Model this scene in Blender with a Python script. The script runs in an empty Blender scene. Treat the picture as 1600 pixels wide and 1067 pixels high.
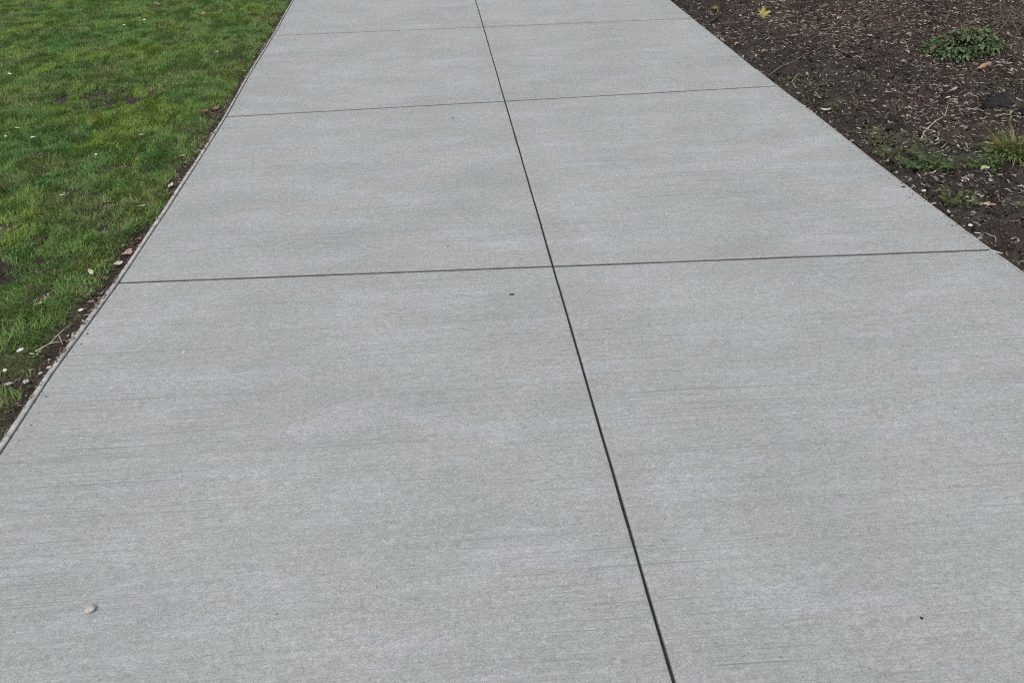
import bpy, bmesh, math, random
import numpy as np
from mathutils import Vector, Matrix, Euler

R = math.radians
S = bpy.context.scene
COL = S.collection

# ------------------------------------------------------------------ camera
cam_d = bpy.data.cameras.new('camera')
cam_d.sensor_width = 36.0
cam_d.lens = 27.0
cam_d.clip_start = 0.05
cam_d.clip_end = 1500
cam = bpy.data.objects.new('camera', cam_d)
COL.objects.link(cam)
PITCH, YAW, ROLL = R(34.783), R(4.921), R(-1.218)
_f = Vector((math.sin(YAW) * math.cos(PITCH), math.cos(YAW) * math.cos(PITCH), -math.sin(PITCH)))
_r = Vector((math.cos(YAW), -math.sin(YAW), 0))
_u = _r.cross(_f)
_r2 = math.cos(ROLL) * _r + math.sin(ROLL) * _u
_u2 = -math.sin(ROLL) * _r + math.cos(ROLL) * _u
cam.matrix_world = Matrix(((_r2.x, _u2.x, -_f.x, -0.39864), (_r2.y, _u2.y, -_f.y, 0.0),
                           (_r2.z, _u2.z, -_f.z, 1.5), (0, 0, 0, 1)))
S.camera = cam

# ------------------------------------------------------------------ sky and sun (overcast)
SUN_EL, SUN_AZ = R(58), R(-150)
W = bpy.data.worlds.new('World')
S.world = W
W.use_nodes = True
wn = W.node_tree
wn.nodes.clear()
sky = wn.nodes.new('ShaderNodeTexSky')
sky.sky_type = 'NISHITA'
sky.sun_disc = False
sky.sun_elevation = SUN_EL
sky.sun_rotation = SUN_AZ
sky.air_density = 1.0
sky.dust_density = 4.0
sky.ozone_density = 1.0
hs = wn.nodes.new('ShaderNodeHueSaturation')          # overcast: cloud takes most of the blue out
hs.inputs['Saturation'].default_value = 0.33
bg = wn.nodes.new('ShaderNodeBackground')
bg.inputs['Strength'].default_value = 0.12
wo = wn.nodes.new('ShaderNodeOutputWorld')
wn.links.new(sky.outputs[0], hs.inputs['Color'])
wn.links.new(hs.outputs[0], bg.inputs['Color'])
wn.links.new(bg.outputs[0], wo.inputs['Surface'])
sd = bpy.data.lights.new('sun', 'SUN')
sd.energy = 0.9
sd.angle = R(70)
sd.color = (1.0, 0.98, 0.95)
sun = bpy.data.objects.new('sun', sd)
COL.objects.link(sun)
sun.rotation_euler = (R(90) - SUN_EL, 0, math.pi - SUN_AZ)

S.view_settings.view_transform = 'Standard'
S.view_settings.look = 'None'
S.view_settings.exposure = 0.25
S.view_settings.gamma = 1.0
S.view_settings.use_curve_mapping = False
S.cycles.use_denoising = False        # a denoiser smears the grain of concrete and grass
S.cycles.filter_width = 1.1

rng = np.random.default_rng(11)
random.seed(5)

# ------------------------------------------------------------------ numpy noise
_TAB = np.random.default_rng(99).random((256, 256))

def vnoise(x, y, s=0):
    x = np.asarray(x, float) + 17.31 * s + 400.0
    y = np.asarray(y, float) + 41.77 * s + 400.0
    xi = np.floor(x).astype(int); yi = np.floor(y).astype(int)
    fx = x - xi; fy = y - yi
    fx = fx * fx * (3 - 2 * fx); fy = fy * fy * (3 - 2 * fy)
    a = _TAB[xi & 255, yi & 255]; b = _TAB[(xi + 1) & 255, yi & 255]
    c = _TAB[xi & 255, (yi + 1) & 255]; d = _TAB[(xi + 1) & 255, (yi + 1) & 255]
    return (a * (1 - fx) + b * fx) * (1 - fy) + (c * (1 - fx) + d * fx) * fy

def fbm(x, y, f, octaves=4, s=0):
    v = 0; a = 1.0; t = 0
    for k in range(octaves):
        v = v + a * vnoise(np.asarray(x) * f, np.asarray(y) * f, s + k * 3)
        t += a; a *= 0.5; f *= 2.03
    return v / t

def sstep(a, b, v):
    t = np.clip((np.asarray(v, float) - a) / (b - a), 0, 1)
    return t * t * (3 - 2 * t)

# ------------------------------------------------------------------ measured outline of the path
LY = [-4, 1.0, 1.78, 2.13, 2.75, 3.31, 4.20, 4.78, 5.67, 6.76, 8.2, 12, 45]
LX = [-1.75, -1.74, -1.732, -1.73, -1.702, -1.693, -1.688, -1.69, -1.715, -1.72, -1.752, -1.74, -1.74]
RY = [-4, 1.0, 2.4, 2.57, 2.9, 3.26, 3.59, 4.09, 4.84, 5.6, 6.78, 7.5, 12, 45]
RX = [1.79, 1.785, 1.777, 1.768, 1.765, 1.762, 1.76, 1.768, 1.763, 1.773, 1.786, 1.80, 1.79, 1.79]
def left_x(y): return np.interp(y, LY, LX) + 0.004 * (vnoise(np.asarray(y) * 3.1, 0.5, 4) - 0.5)
def right_x(y): return np.interp(y, RY, RX) + 0.004 * (vnoise(np.asarray(y) * 3.1, 0.5, 8) - 0.5)

# ------------------------------------------------------------------ terrain heights
BARE = [(-2.45, 6.75, 0.07, 0.03), (-3.4, 7.1, 0.10, 0.035), (-2.9, 5.6, 0.07, 0.03), (-2.35, 5.5, 0.08, 0.03), (-2.62, 4.25, 0.07, 0.03), (-2.1, 4.05, 0.06, 0.04), (-2.02, 3.55, 0.05, 0.035), (-2.42, 3.35, 0.06, 0.04), (-1.98, 2.72, 0.045, 0.04), (-2.05, 5.4, 0.08, 0.03), (-1.95, 3.3, 0.04, 0.06),
        (-2.62, 5.26, 0.25, 0.17), (-2.25, 2.95, 0.15, 0.12), (-2.17, 3.20, 0.055, 0.045), (-2.27, 3.74, 0.05, 0.05),
        (-2.07, 6.28, 0.13, 0.06), (-1.90, 2.17, 0.10, 0.045), (-1.80, 2.36, 0.07, 0.10), (-2.15, 4.52, 0.04, 0.03),
        (-1.76, 3.85, 0.035, 0.14), (-1.78, 2.66, 0.05, 0.10), (-1.80, 4.86, 0.06, 0.09), (-3.0, 6.05, 0.06, 0.03),
        (-1.765, 3.12, 0.035, 0.20)]
def bare_mask(x, y):
    m = np.zeros(np.shape(x))
    w = 1.5 * (fbm(x, y, 15, 4, 31) - 0.5) * 2
    for cx, cy, ax, ay in BARE:
        d = np.sqrt(((x - cx) / ax) ** 2 + ((y - cy) / ay) ** 2)
        m = np.maximum(m, 1 - sstep(0.7, 1.15, d + w))
    return m

def lawn_h(x, y):
    x = np.asarray(x, float); y = np.asarray(y, float)
    d = left_x(y) - x
    z = -0.022 + 0.022 * (fbm(x, y, 1.3, 2, 2) - 0.5) + 0.022 * (fbm(x, y, 9, 3, 7) - 0.5)
    z = z - 0.010 * (1 - sstep(0.02, 0.14, d)) - 0.010 * bare_mask(x, y)
    z = z + 0.012 * bare_mask(x, y) * (fbm(x, y, 40, 2, 9) - 0.5)
    return z

def bed_h(x, y):
    x = np.asarray(x, float); y = np.asarray(y, float)
    d = x - right_x(y)
    z = -0.025 + 0.35 * (1 - np.exp(-np.maximum(d, 0) / 3.5))
    z = z + 0.05 * (fbm(x, y, 1.1, 2, 3) - 0.5) * sstep(0.1, 0.8, d)
    clod = fbm(x, y, 7, 3, 5) - 0.5
    rid = 1 - np.abs(fbm(x, y, 16, 3, 12) * 2 - 1)
    fine = fbm(x, y, 45, 2, 17) - 0.5
    a = sstep(0.0, 0.15, d)
    z = z + (0.085 * clod + 0.034 * (rid - 0.8) * 1.5 + 0.034 * fine) * (0.35 + 0.65 * a)
    z = np.where(d < 0.02, np.minimum(z, -0.015), z)
    return z

# ------------------------------------------------------------------ material helpers
class NT:
    def __init__(self, name):
        self.m = bpy.data.materials.new(name)
        self.m.use_nodes = True
        self.t = self.m.node_tree
        self.t.nodes.clear()
        self.out = self.n('ShaderNodeOutputMaterial')
        self.bsdf = self.n('ShaderNodeBsdfPrincipled')
        self.t.links.new(self.bsdf.outputs[0], self.out.inputs['Surface'])
    def n(self, typ, **kw):
        o = self.t.nodes.new(typ)
        for k, v in kw.items():
            setattr(o, k, v)
        return o
    def l(self, a, b):
        self.t.links.new(a, b)
    def pos(self, scale=(1, 1, 1), obj=False):
        src = self.n('ShaderNodeTexCoord').outputs['Object'] if obj else self.n('ShaderNodeNewGeometry').outputs['Position']
        mp = self.n('ShaderNodeMapping')
        mp.inputs['Scale'].default_value = scale
        self.l(src, mp.inputs['Vector'])
        return mp.outputs[0]
    def noise(self, vec, scale, detail=3, rough=0.55, dist=0.0):
        o = self.n('ShaderNodeTexNoise')
        self.l(vec, o.inputs['Vector'])
        o.inputs['Scale'].default_value = scale
        o.inputs['Detail'].default_value = detail
        o.inputs['Roughness'].default_value = rough
        o.inputs['Distortion'].default_value = dist
        return o.outputs[0]
    def math(self, op, a, b=None, clamp=False):
        o = self.n('ShaderNodeMath', operation=op)
        o.use_clamp = clamp
        for i, v in enumerate((a, b)):
            if v is None: continue
            if isinstance(v, (int, float)): o.inputs[i].default_value = v
            else: self.l(v, o.inputs[i])
        return o.outputs[0]
    def map(self, v, a, b, c, d):
        o = self.n('ShaderNodeMapRange')
        self.l(v, o.inputs[0])
        for i, k in enumerate((a, b, c, d)): o.inputs[i + 1].default_value = k
        return o.outputs[0]
    def mix(self, fac, a, b, blend='MIX'):
        o = self.n('ShaderNodeMix', data_type='RGBA', blend_type=blend)
        if isinstance(fac, (int, float)): o.inputs[0].default_value = fac
        else: self.l(fac, o.inputs[0])
        for i, v in ((6, a), (7, b)):
            if isinstance(v, tuple): o.inputs[i].default_value = (*v, 1) if len(v) == 3 else v
            else: self.l(v, o.inputs[i])
        return o.outputs[2]
    def scale_col(self, col, val):
        o = self.n('ShaderNodeVectorMath', operation='SCALE')
        self.l(col, o.inputs[0])
        self.l(val, o.inputs['Scale'])
        return o.outputs[0]
    def bump(self, h, strength, dist):
        o = self.n('ShaderNodeBump')
        o.inputs['Strength'].default_value = strength
        o.inputs['Distance'].default_value = dist
        self.l(h, o.inputs['Height'])
        return o.outputs[0]
    def set(self, **kw):
        for k, v in kw.items():
            key = {'color': 'Base Color', 'rough': 'Roughness', 'normal': 'Normal', 'spec': 'Specular IOR Level'}[k]
            if isinstance(v, (int, float)): self.bsdf.inputs[key].default_value = v
            elif isinstance(v, tuple): self.bsdf.inputs[key].default_value = (*v, 1)
            else: self.l(v, self.bsdf.inputs[key])
        return self.m

def concrete_material():
    t = NT('broomed_concrete')
    blot = t.noise(t.pos((1, 1.5, 1)), 1.6, 6, 0.62)
    col = t.mix(t.map(blot, 0.34, 0.66, 0, 1), (0.336, 0.357, 0.350), (0.396, 0.416, 0.409))
    warm = t.noise(t.pos((1.0, 1.3, 1)), 2.6, 5, 0.65, 0.3)
    col = t.mix(t.map(warm, 0.50, 0.70, 0, 0.65), col, (0.394, 0.373, 0.361))
    pale = t.noise(t.pos((1.0, 2.6, 1)), 2.1, 6, 0.68)
    col = t.mix(t.map(pale, 0.51, 0.72, 0, 0.68), col, (0.452, 0.477, 0.505))
    # broom streaks across the path, broken up
    st = t.noise(t.pos((1.1, 60, 1)), 1.0, 3, 0.6)
    st2 = t.noise(t.pos((14, 170, 1)), 1.0, 4, 0.7)
    grain = t.noise(t.pos((0.75, 1.15, 1)), 82, 5, 0.80, 1.6)
    grain2 = t.noise(t.pos((1, 1, 1)), 300, 2, 0.7)
    mid = t.noise(t.pos((1, 1.6, 1)), 34, 4, 0.7, 0.5)
    v = t.map(st, 0.28, 0.72, 0.945, 1.055)
    v = t.math('MULTIPLY', v, t.map(st2, 0.25, 0.75, 0.93, 1.07))
    v = t.math('MULTIPLY', v, t.map(mid, 0.28, 0.72, 0.92, 1.08))
    v = t.math('MULTIPLY', v, t.map(grain, 0.30, 0.70, 0.68, 1.30))
    v = t.math('MULTIPLY', v, t.map(grain2, 0.3, 0.7, 0.85, 1.15))
    # long thin drag lines left by the broom
    sep = t.n('ShaderNodeSeparateXYZ')
    t.l(t.n('ShaderNodeNewGeometry').outputs['Position'], sep.inputs[0])
    px, py = sep.outputs[0], sep.outputs[1]
    yy = t.math('ADD', py, t.math('MULTIPLY', px, 0.034))
    wob = t.noise(t.pos((0.9, 3, 1)), 1.0, 2, 0.5)
    def drag(freq, half, seed, lo, hi, along):
        u = t.math('ADD', t.math('MULTIPLY', yy, freq), t.math('MULTIPLY', wob, 0.028 * freq))
        k = t.math('FLOOR', u); f = t.math('FRACT', u)
        wn = t.n('ShaderNodeTexWhiteNoise', noise_dimensions='1D')
        t.l(t.math('ADD', k, seed), wn.inputs['W'])
        c = t.map(wn.outputs['Value'], 0, 1, 0.15, 0.85)
        ln = t.map(t.math('ABSOLUTE', t.math('SUBTRACT', f, c)), 0.0, half * freq, 1, 0)
        cb = t.n('ShaderNodeCombineXYZ')
        t.l(t.math('MULTIPLY', px, along), cb.inputs[0]); t.l(t.math('MULTIPLY', k, 7.31), cb.inputs[1])
        cb.inputs[2].default_value = seed
        m = t.map(t.noise(cb.outputs[0], 1.0, 3, 0.65), lo, hi, 0, 1)
        area = t.map(t.noise(t.pos((0.9, 1.6, 1)), 1.0, 3, 0.6), 0.38, 0.62, 0.22, 1)
        return t.math('MULTIPLY', t.math('MULTIPLY', ln, m, True), area, True)
    line = t.math('MAXIMUM', drag(17, 0.0032, 3.7, 0.46, 0.58, 1.3), t.math('MULTIPLY', drag(52, 0.0024, 11.2, 0.42, 0.60, 3.0), 0.85))
    line = t.math('MULTIPLY', line, t.map(grain, 0.36, 0.58, 0.25, 1.2), True)
    v = t.math('MULTIPLY', v, t.map(line, 0, 1, 1.0, 0.64))
    # small pits
    vo = t.n('ShaderNodeTexVoronoi')
    t.l(t.pos(), vo.inputs['Vector'])
    vo.inputs['Scale'].default_value = 26
    pit = t.map(vo.outputs['Distance'], 0.05, 0.09, 1, 0)
    pm = t.map(t.noise(t.pos(), 9, 2), 0.56, 0.60, 0, 1)
    pit = t.math('MULTIPLY', pit, pm, True)
    v = t.math('MULTIPLY', v, t.map(pit, 0, 1, 1, 0.62))
    # dirt gathered against joints and edges; joint walls coloured darker towards the bottom
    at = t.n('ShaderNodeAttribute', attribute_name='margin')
    mg = t.math('MULTIPLY', t.math('MINIMUM', at.outputs['Fac'], 1.0), t.map(t.noise(t.pos(), 5, 3), 0.35, 0.7, 0.1, 1))
    col = t.mix(t.math('MULTIPLY', mg, 0.30), col, (0.335, 0.322, 0.300))
    oi = t.n('ShaderNodeObjectInfo')
    v = t.math('MULTIPLY', v, t.map(oi.outputs['Random'], 0, 1, 0.985, 1.015))
    col = t.scale_col(col, v)
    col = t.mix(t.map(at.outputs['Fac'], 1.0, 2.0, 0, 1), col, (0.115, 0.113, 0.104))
    h = t.math('ADD', t.math('MULTIPLY', grain, 1.0), t.math('MULTIPLY', st2, 0.6))
    h = t.math('ADD', h, t.math('MULTIPLY', st, 0.4))
    h = t.math('SUBTRACT', h, t.math('MULTIPLY', line, 0.5))
    h = t.math('SUBTRACT', h, t.math('MULTIPLY', pit, 0.6))
    return t.set(color=col, rough=0.88, spec=0.3, normal=t.bump(h, 0.6, 0.004))

def tint_material(name, rough=0.7, transl=0.0, var=0.0, vscale=60, spec=0.3):
    t = NT(name)
    at = t.n('ShaderNodeAttribute', attribute_name='tint')
    col = at.outputs['Color']
    if var:
        v = t.map(t.noise(t.pos(), vscale, 3), 0.25, 0.75, 1 - var, 1 + var)
        col = t.scale_col(col, v)
    t.set(color=col, rough=rough, spec=spec)
    if transl:
        tr = t.n('ShaderNodeBsdfTranslucent')
        t.l(col, tr.inputs['Color'])
        mx = t.n('ShaderNodeMixShader')
        mx.inputs[0].default_value = transl
        t.l(t.bsdf.outputs[0], mx.inputs[1]); t.l(tr.outputs[0], mx.inputs[2])
        t.l(mx.outputs[0], t.out.inputs['Surface'])
    return t.m

def mottled(name, c1, c2, scale=40, rough=0.85, bumpd=0.002, transl=0.0, lo=0.35, hi=0.65, obj=True, stretch=(1, 1, 1)):
    t = NT(name)
    n = t.noise(t.pos(stretch, obj), scale, 4, 0.6)
    col = t.mix(t.map(n, lo, hi, 0, 1), c1, c2)
    n2 = t.noise(t.pos((1, 1, 1), obj), scale * 3.1, 3, 0.6)
    col = t.scale_col(col, t.map(n2, 0.25, 0.75, 0.8, 1.2))
    t.set(color=col, rough=rough, spec=0.25, normal=t.bump(n2, 0.6, bumpd))
    if transl:
        tr = t.n('ShaderNodeBsdfTranslucent')
        t.l(col, tr.inputs['Color'])
        mx = t.n('ShaderNodeMixShader')
        mx.inputs[0].default_value = transl
        t.l(t.bsdf.outputs[0], mx.inputs[1]); t.l(tr.outputs[0], mx.inputs[2])
        t.l(mx.outputs[0], t.out.inputs['Surface'])
    return t.m

def soil_material():
    t = NT('dark_bed_soil')
    n = t.noise(t.pos(), 9, 5, 0.65)
    col = t.mix(t.map(n, 0.35, 0.65, 0, 1), (0.026, 0.022, 0.0195), (0.060, 0.051, 0.045))
    n2 = t.noise(t.pos(), 2.1, 3, 0.5)
    col = t.mix(t.map(n2, 0.52, 0.66, 0, 0.4), col, (0.068, 0.042, 0.036))
    n4 = t.noise(t.pos(), 3.3, 3, 0.6)
    col = t.mix(t.map(n4, 0.50, 0.64, 0, 0.7), col, (0.082, 0.071, 0.058))
    g = t.noise(t.pos(), 130, 4, 0.75)
    col = t.scale_col(col, t.map(g, 0.25, 0.75, 0.5, 1.55))
    fl = t.noise(t.pos(), 60, 3, 0.6)
    h = t.math('ADD', g, t.math('MULTIPLY', fl, 1.4))
    return t.set(color=col, rough=0.95, spec=0.15, normal=t.bump(h, 0.9, 0.006))

def turf_material():
    t = NT('turf_soil')
    n = t.noise(t.pos(), 14, 4, 0.65)
    col = t.mix(t.map(n, 0.35, 0.65, 0, 1), (0.055, 0.050, 0.032), (0.105, 0.095, 0.058))
    g = t.noise(t.pos(), 120, 4, 0.75)
    col = t.scale_col(col, t.map(g, 0.25, 0.75, 0.55, 1.5))
    at = t.n('ShaderNodeAttribute', attribute_name='bare')
    col = t.mix(at.outputs['Fac'], col, t.scale_col(t.mix(t.map(n, 0.35, 0.65, 0, 1), (0.030, 0.025, 0.021), (0.066, 0.055, 0.046)), t.map(g, 0.25, 0.75, 0.55, 1.5)))
    # far away, past the modelled blades, the turf is seen as a green sheet
    sep = t.n('ShaderNodeSeparateXYZ')
    t.l(t.n('ShaderNodeNewGeometry').outputs['Position'], sep.inputs[0])
    far = t.math('MAXIMUM', t.map(sep.outputs[1], 10.5, 14, 0, 1), t.map(sep.outputs[0], -5.6, -8, 0, 1))
    gm = t.mix(t.map(t.noise(t.pos(), 5, 6, 0.7), 0.35, 0.65, 0, 1), (0.045, 0.075, 0.02), (0.085, 0.11, 0.035))
    gm = t.scale_col(gm, t.map(g, 0.25, 0.75, 0.6, 1.4))
    col = t.mix(far, col, gm)
    return t.set(color=col, rough=0.95, spec=0.15, normal=t.bump(g, 0.9, 0.006))

M = {}
M['concrete'] = concrete_material()
M['soil'] = soil_material()
M['turf'] = turf_material()
M['joint'] = mottled('joint_dirt', (0.030, 0.030, 0.027), (0.075, 0.070, 0.060), 30, obj=False)
M['edging'] = mottled('weathered_edging', (0.33, 0.32, 0.305), (0.52, 0.51, 0.49), 9, 0.9, 0.001, obj=False, stretch=(1, 2.5, 1))
M['grass'] = tint_material('grass_blade', 0.55, 0.28)
M['litter'] = tint_material('litter', 0.9, 0.0, 0.25, 120, 0.15)
M['leafy'] = tint_material('weed_leaf', 0.5, 0.22, 0.2, 90)
M['gloss_leaf'] = tint_material('shrub_leaf', 0.42, 0.15, 0.22, 70, 0.4)
M['bark'] = mottled('grey_brown_bark', (0.10, 0.075, 0.06), (0.22, 0.175, 0.145), 60, 0.9)
M['dark_bark'] = mottled('dark_bark', (0.03, 0.024, 0.022), (0.085, 0.068, 0.06), 60, 0.85)
M['pale_wood'] = mottled('bleached_wood', (0.34, 0.28, 0.22), (0.55, 0.48, 0.40), 70, 0.85)
M['white_chip'] = mottled('white_chip', (0.55, 0.54, 0.50), (0.80, 0.79, 0.75), 80, 0.8)
M['pebble'] = mottled('pink_grey_pebble', (0.40, 0.375, 0.355), (0.58, 0.55, 0.53), 55, 0.7)
M['grey_stone'] = mottled('grey_stone', (0.16, 0.145, 0.135), (0.30, 0.28, 0.265), 50, 0.85)
M['clod'] = mottled('black_soil_clod', (0.014, 0.013, 0.014), (0.038, 0.034, 0.034), 45, 0.95, 0.006)
M['tan_leaf'] = mottled('tan_leaf', (0.30, 0.18, 0.10), (0.50, 0.33, 0.20), 60, 0.7, 0.001, 0.15)
M['pink_leaf'] = mottled('pinkish_dry_leaf', (0.36, 0.24, 0.20), (0.55, 0.42, 0.36), 60, 0.7, 0.001, 0.1)
M['brown_leaf'] = mottled('brown_dry_leaf', (0.13, 0.075, 0.05), (0.27, 0.17, 0.12), 60, 0.75, 0.001, 0.1)
M['red_leaf'] = mottled('orange_red_leaf', (0.38, 0.075, 0.035), (0.55, 0.16, 0.07), 60, 0.6, 0.001, 0.15)
M['rust_leaf'] = mottled('rust_leaf', (0.20, 0.07, 0.045), (0.33, 0.14, 0.09), 60, 0.7, 0.001, 0.1)
M['yellow_leaf'] = mottled('yellow_leaf', (0.29, 0.26, 0.08), (0.47, 0.43, 0.17), 50, 0.6, 0.001, 0.2)
M['olive_leaf'] = mottled('yellow_green_leaf', (0.20, 0.19, 0.05), (0.36, 0.33, 0.09), 50, 0.6, 0.001, 0.2)
M['pale_leaf'] = mottled('bleached_leaf', (0.42, 0.41, 0.30), (0.62, 0.60, 0.48), 60, 0.75, 0.001, 0.15)
M['green_leaf'] = mottled('pale_green_leaf', (0.25, 0.33, 0.16), (0.46, 0.52, 0.32), 60, 0.65, 0.001, 0.15)

# ------------------------------------------------------------------ object helpers
def link(name, me, mat=None, parent=None, loc=(0, 0, 0)):
    o = bpy.data.objects.new(name, me)
    COL.objects.link(o)
    if mat is not None and me is not None and not me.materials:
        me.materials.append(mat)
    o.location = loc
    if parent is not None: o.parent = parent
    return o

def tag(o, label=None, cat=None, group=None, kind=None):
    if label: o['label'] = label
    if cat: o['category'] = cat
    if group: o['group'] = group
    if kind: o['kind'] = kind
    return o

def thing(name, label, cat, loc=(0, 0, 0), rz=0, group=None):
    o = bpy.data.objects.new(name, None)
    COL.objects.link(o)
    o.location = loc
    o.rotation_euler.z = rz
    o.empty_display_size = 0.05
    return tag(o, label, cat, group)

def np_mesh(name, verts, faces, tint=None, smooth=False):
    """verts (n,3), faces (m,k) all with k corners."""
    verts = np.ascontiguousarray(verts, np.float32)
    faces = np.ascontiguousarray(faces, np.int32)
    m, k = faces.shape
    me = bpy.data.meshes.new(name)
    me.vertices.add(len(verts)); me.vertices.foreach_set('co', verts.ravel())
    me.loops.add(m * k); me.loops.foreach_set('vertex_index', faces.ravel())
    me.polygons.add(m)
    me.polygons.foreach_set('loop_start', np.arange(0, m * k, k, dtype=np.int32))
    me.polygons.foreach_set('loop_total', np.full(m, k, np.int32))
    if smooth: me.polygons.foreach_set('use_smooth', np.ones(m, bool))
    if tint is not None:
        a = me.attributes.new('tint', 'FLOAT_COLOR', 'POINT')
        c = np.ones((len(verts), 4), np.float32); c[:, :3] = tint
        a.data.foreach_set('color', c.ravel())
    me.update(calc_edges=True)
    me.validate()
    return me

def rot_mats(rx, ry, rz):
    cx, sx, cy, sy, cz, sz = np.cos(rx), np.sin(rx), np.cos(ry), np.sin(ry), np.cos(rz), np.sin(rz)
    m = np.empty((len(rx), 3, 3))
    m[:, 0, 0] = cy * cz; m[:, 0, 1] = sx * sy * cz - cx * sz; m[:, 0, 2] = cx * sy * cz + sx * sz
    m[:, 1, 0] = cy * sz; m[:, 1, 1] = sx * sy * sz + cx * cz; m[:, 1, 2] = cx * sy * sz - sx * cz
    m[:, 2, 0] = -sy; m[:, 2, 1] = sx * cy; m[:, 2, 2] = cx * cy
    return m

def scatter(name, tv, tf, pos, rx, ry, rz, sc, col, jitter=0.0):
    tv = np.asarray(tv, float); tf = np.asarray(tf, int)
    k, n = len(pos), len(tv)
    v = tv[None] * sc[:, None, :]
    if jitter: v = v * (1 + jitter * (rng.random((k, n, 1)) - 0.5) * 2)
    v = np.einsum('kij,knj->kni', rot_mats(rx, ry, rz), v) + pos[:, None, :]
    f = tf[None] + (np.arange(k) * n)[:, None, None]
    return np_mesh(name, v.reshape(-1, 3), f.reshape(-1, tf.shape[1]), np.repeat(col, n, 0))

def heightfield(name, xs, ys, fn):
    X, Y = np.meshgrid(xs, ys)
    Z = fn(X, Y)
    nx, ny = len(xs), len(ys)
    v = np.stack([X, Y, Z], -1).reshape(-1, 3)
    i = np.arange(nx * ny).reshape(ny, nx)
    f = np.stack([i[:-1, :-1], i[:-1, 1:], i[1:, 1:], i[1:, :-1]], -1).reshape(-1, 4)
    return np_mesh(name, v, f, smooth=True)

def axis(lo, a, b, hi, step, grow=1.25):
    mid = list(np.arange(a, b + step / 2, step))
    up, s = [], step
    x = mid[-1]
    while x < hi: s = min(s * grow, 3.0); x += s; up.append(min(x, hi))
    dn, s = [], step
    x = mid[0]
    while x > lo: s = min(s * grow, 3.0); x -= s; dn.append(max(x, lo))
    return np.array(dn[::-1] + mid + up)

def tube_mesh(name, paths, sides=6):
    """paths: list of (points, radii) -> one mesh of tapered tubes."""
    bm = bmesh.new()
    for pts, rad in paths:
        pts = [Vector(p) for p in pts]
        rings = []
        for i, p in enumerate(pts):
            d = (pts[min(i + 1, len(pts) - 1)] - pts[max(i - 1, 0)]).normalized()
            a = d.orthogonal().normalized(); b = d.cross(a)
            rings.append([bm.verts.new(p + float(rad[i]) * (math.cos(2 * math.pi * k / sides) * a + math.sin(2 * math.pi * k / sides) * b)) for k in range(sides)])
        for r0, r1 in zip(rings, rings[1:]):
            # line the rings up so tubes do not twist
            off = min(range(sides), key=lambda o: sum((r0[k].co - r1[(k + o) % sides].co).length for k in range(sides)))
            r1[:] = r1[off:] + r1[:off]
            for k in range(sides):
                bm.faces.new((r0[k], r0[(k + 1) % sides], r1[(k + 1) % sides], r1[k]))
        bm.faces.new(rings[0][::-1]); bm.faces.new(rings[-1])
    bm.normal_update()
    me = bpy.data.meshes.new(name)
    bm.to_mesh(me); bm.free()
    for p in me.polygons: p.use_smooth = True
    return me

def leaf_mesh(name, L, Wd, curl=0.3, fold=0.25, lobes=0, seed=0, twist=0.0):
    """a dry or fresh leaf lying flat, x along its length, folded along the midrib, edges curled up"""
    r = random.Random(seed)
    bm = bmesh.new()
    nu, nv = 9, 5
    ph = r.random() * 6
    g = []
    for i in range(nu):
        u = i / (nu - 1)
        w = Wd * 0.5 * (math.sin(math.pi * min(1, u * 0.93 + 0.05)) ** 0.75)
        if lobes: w *= 0.55 + 0.45 * abs(math.cos(u * math.pi * lobes))
        w *= 1 + 0.18 * (r.random() - 0.5)
        row = []
        for j in range(nv):
            s = j / (nv - 1) * 2 - 1
            y = s * w * (1 + 0.1 * math.sin(ph + u * 9) * (1 if s > 0 else -0.6))
            z = abs(s) * w * fold + curl * L * ((u - 0.5) ** 2) * 1.2 + 0.06 * Wd * math.sin(ph + u * 7 + s * 2) * abs(s)
            z += twist * s * w * (u - 0.5) * 2
            row.append(bm.verts.new(((u - 0.5) * L, y, z)))
        g.append(row)
    for i in range(nu - 1):
        for j in range(nv - 1):
            bm.faces.new((g[i][j], g[i + 1][j], g[i + 1][j + 1], g[i][j + 1]))
    # stalk
    p = [Vector((-0.5 * L - 0.28 * L, 0.02 * L, curl * L * 0.25)), Vector((-0.5 * L, 0, curl * L * 0.3))]
    t = Wd * 0.03
    a = [bm.verts.new(p[0] + Vector((0, t * math.cos(k * 2.094), t * math.sin(k * 2.094)))) for k in range(3)]
    b = [bm.verts.new(p[1] + Vector((0, t * math.cos(k * 2.094), t * math.sin(k * 2.094)))) for k in range(3)]
    for k in range(3): bm.faces.new((a[k], a[(k + 1) % 3], b[(k + 1) % 3], b[k]))
    bmesh.ops.recalc_face_normals(bm, faces=bm.faces)
    me = bpy.data.meshes.new(name); bm.to_mesh(me); bm.free()
    for q in me.polygons: q.use_smooth = True
    sol = 0.0006
    # leaf thickness
    n = len(me.vertices)
    bm = bmesh.new(); bm.from_mesh(me)
    bmesh.ops.solidify(bm, geom=bm.faces[:], thickness=sol)
    bm.to_mesh(me); bm.free()
    return me

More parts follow.
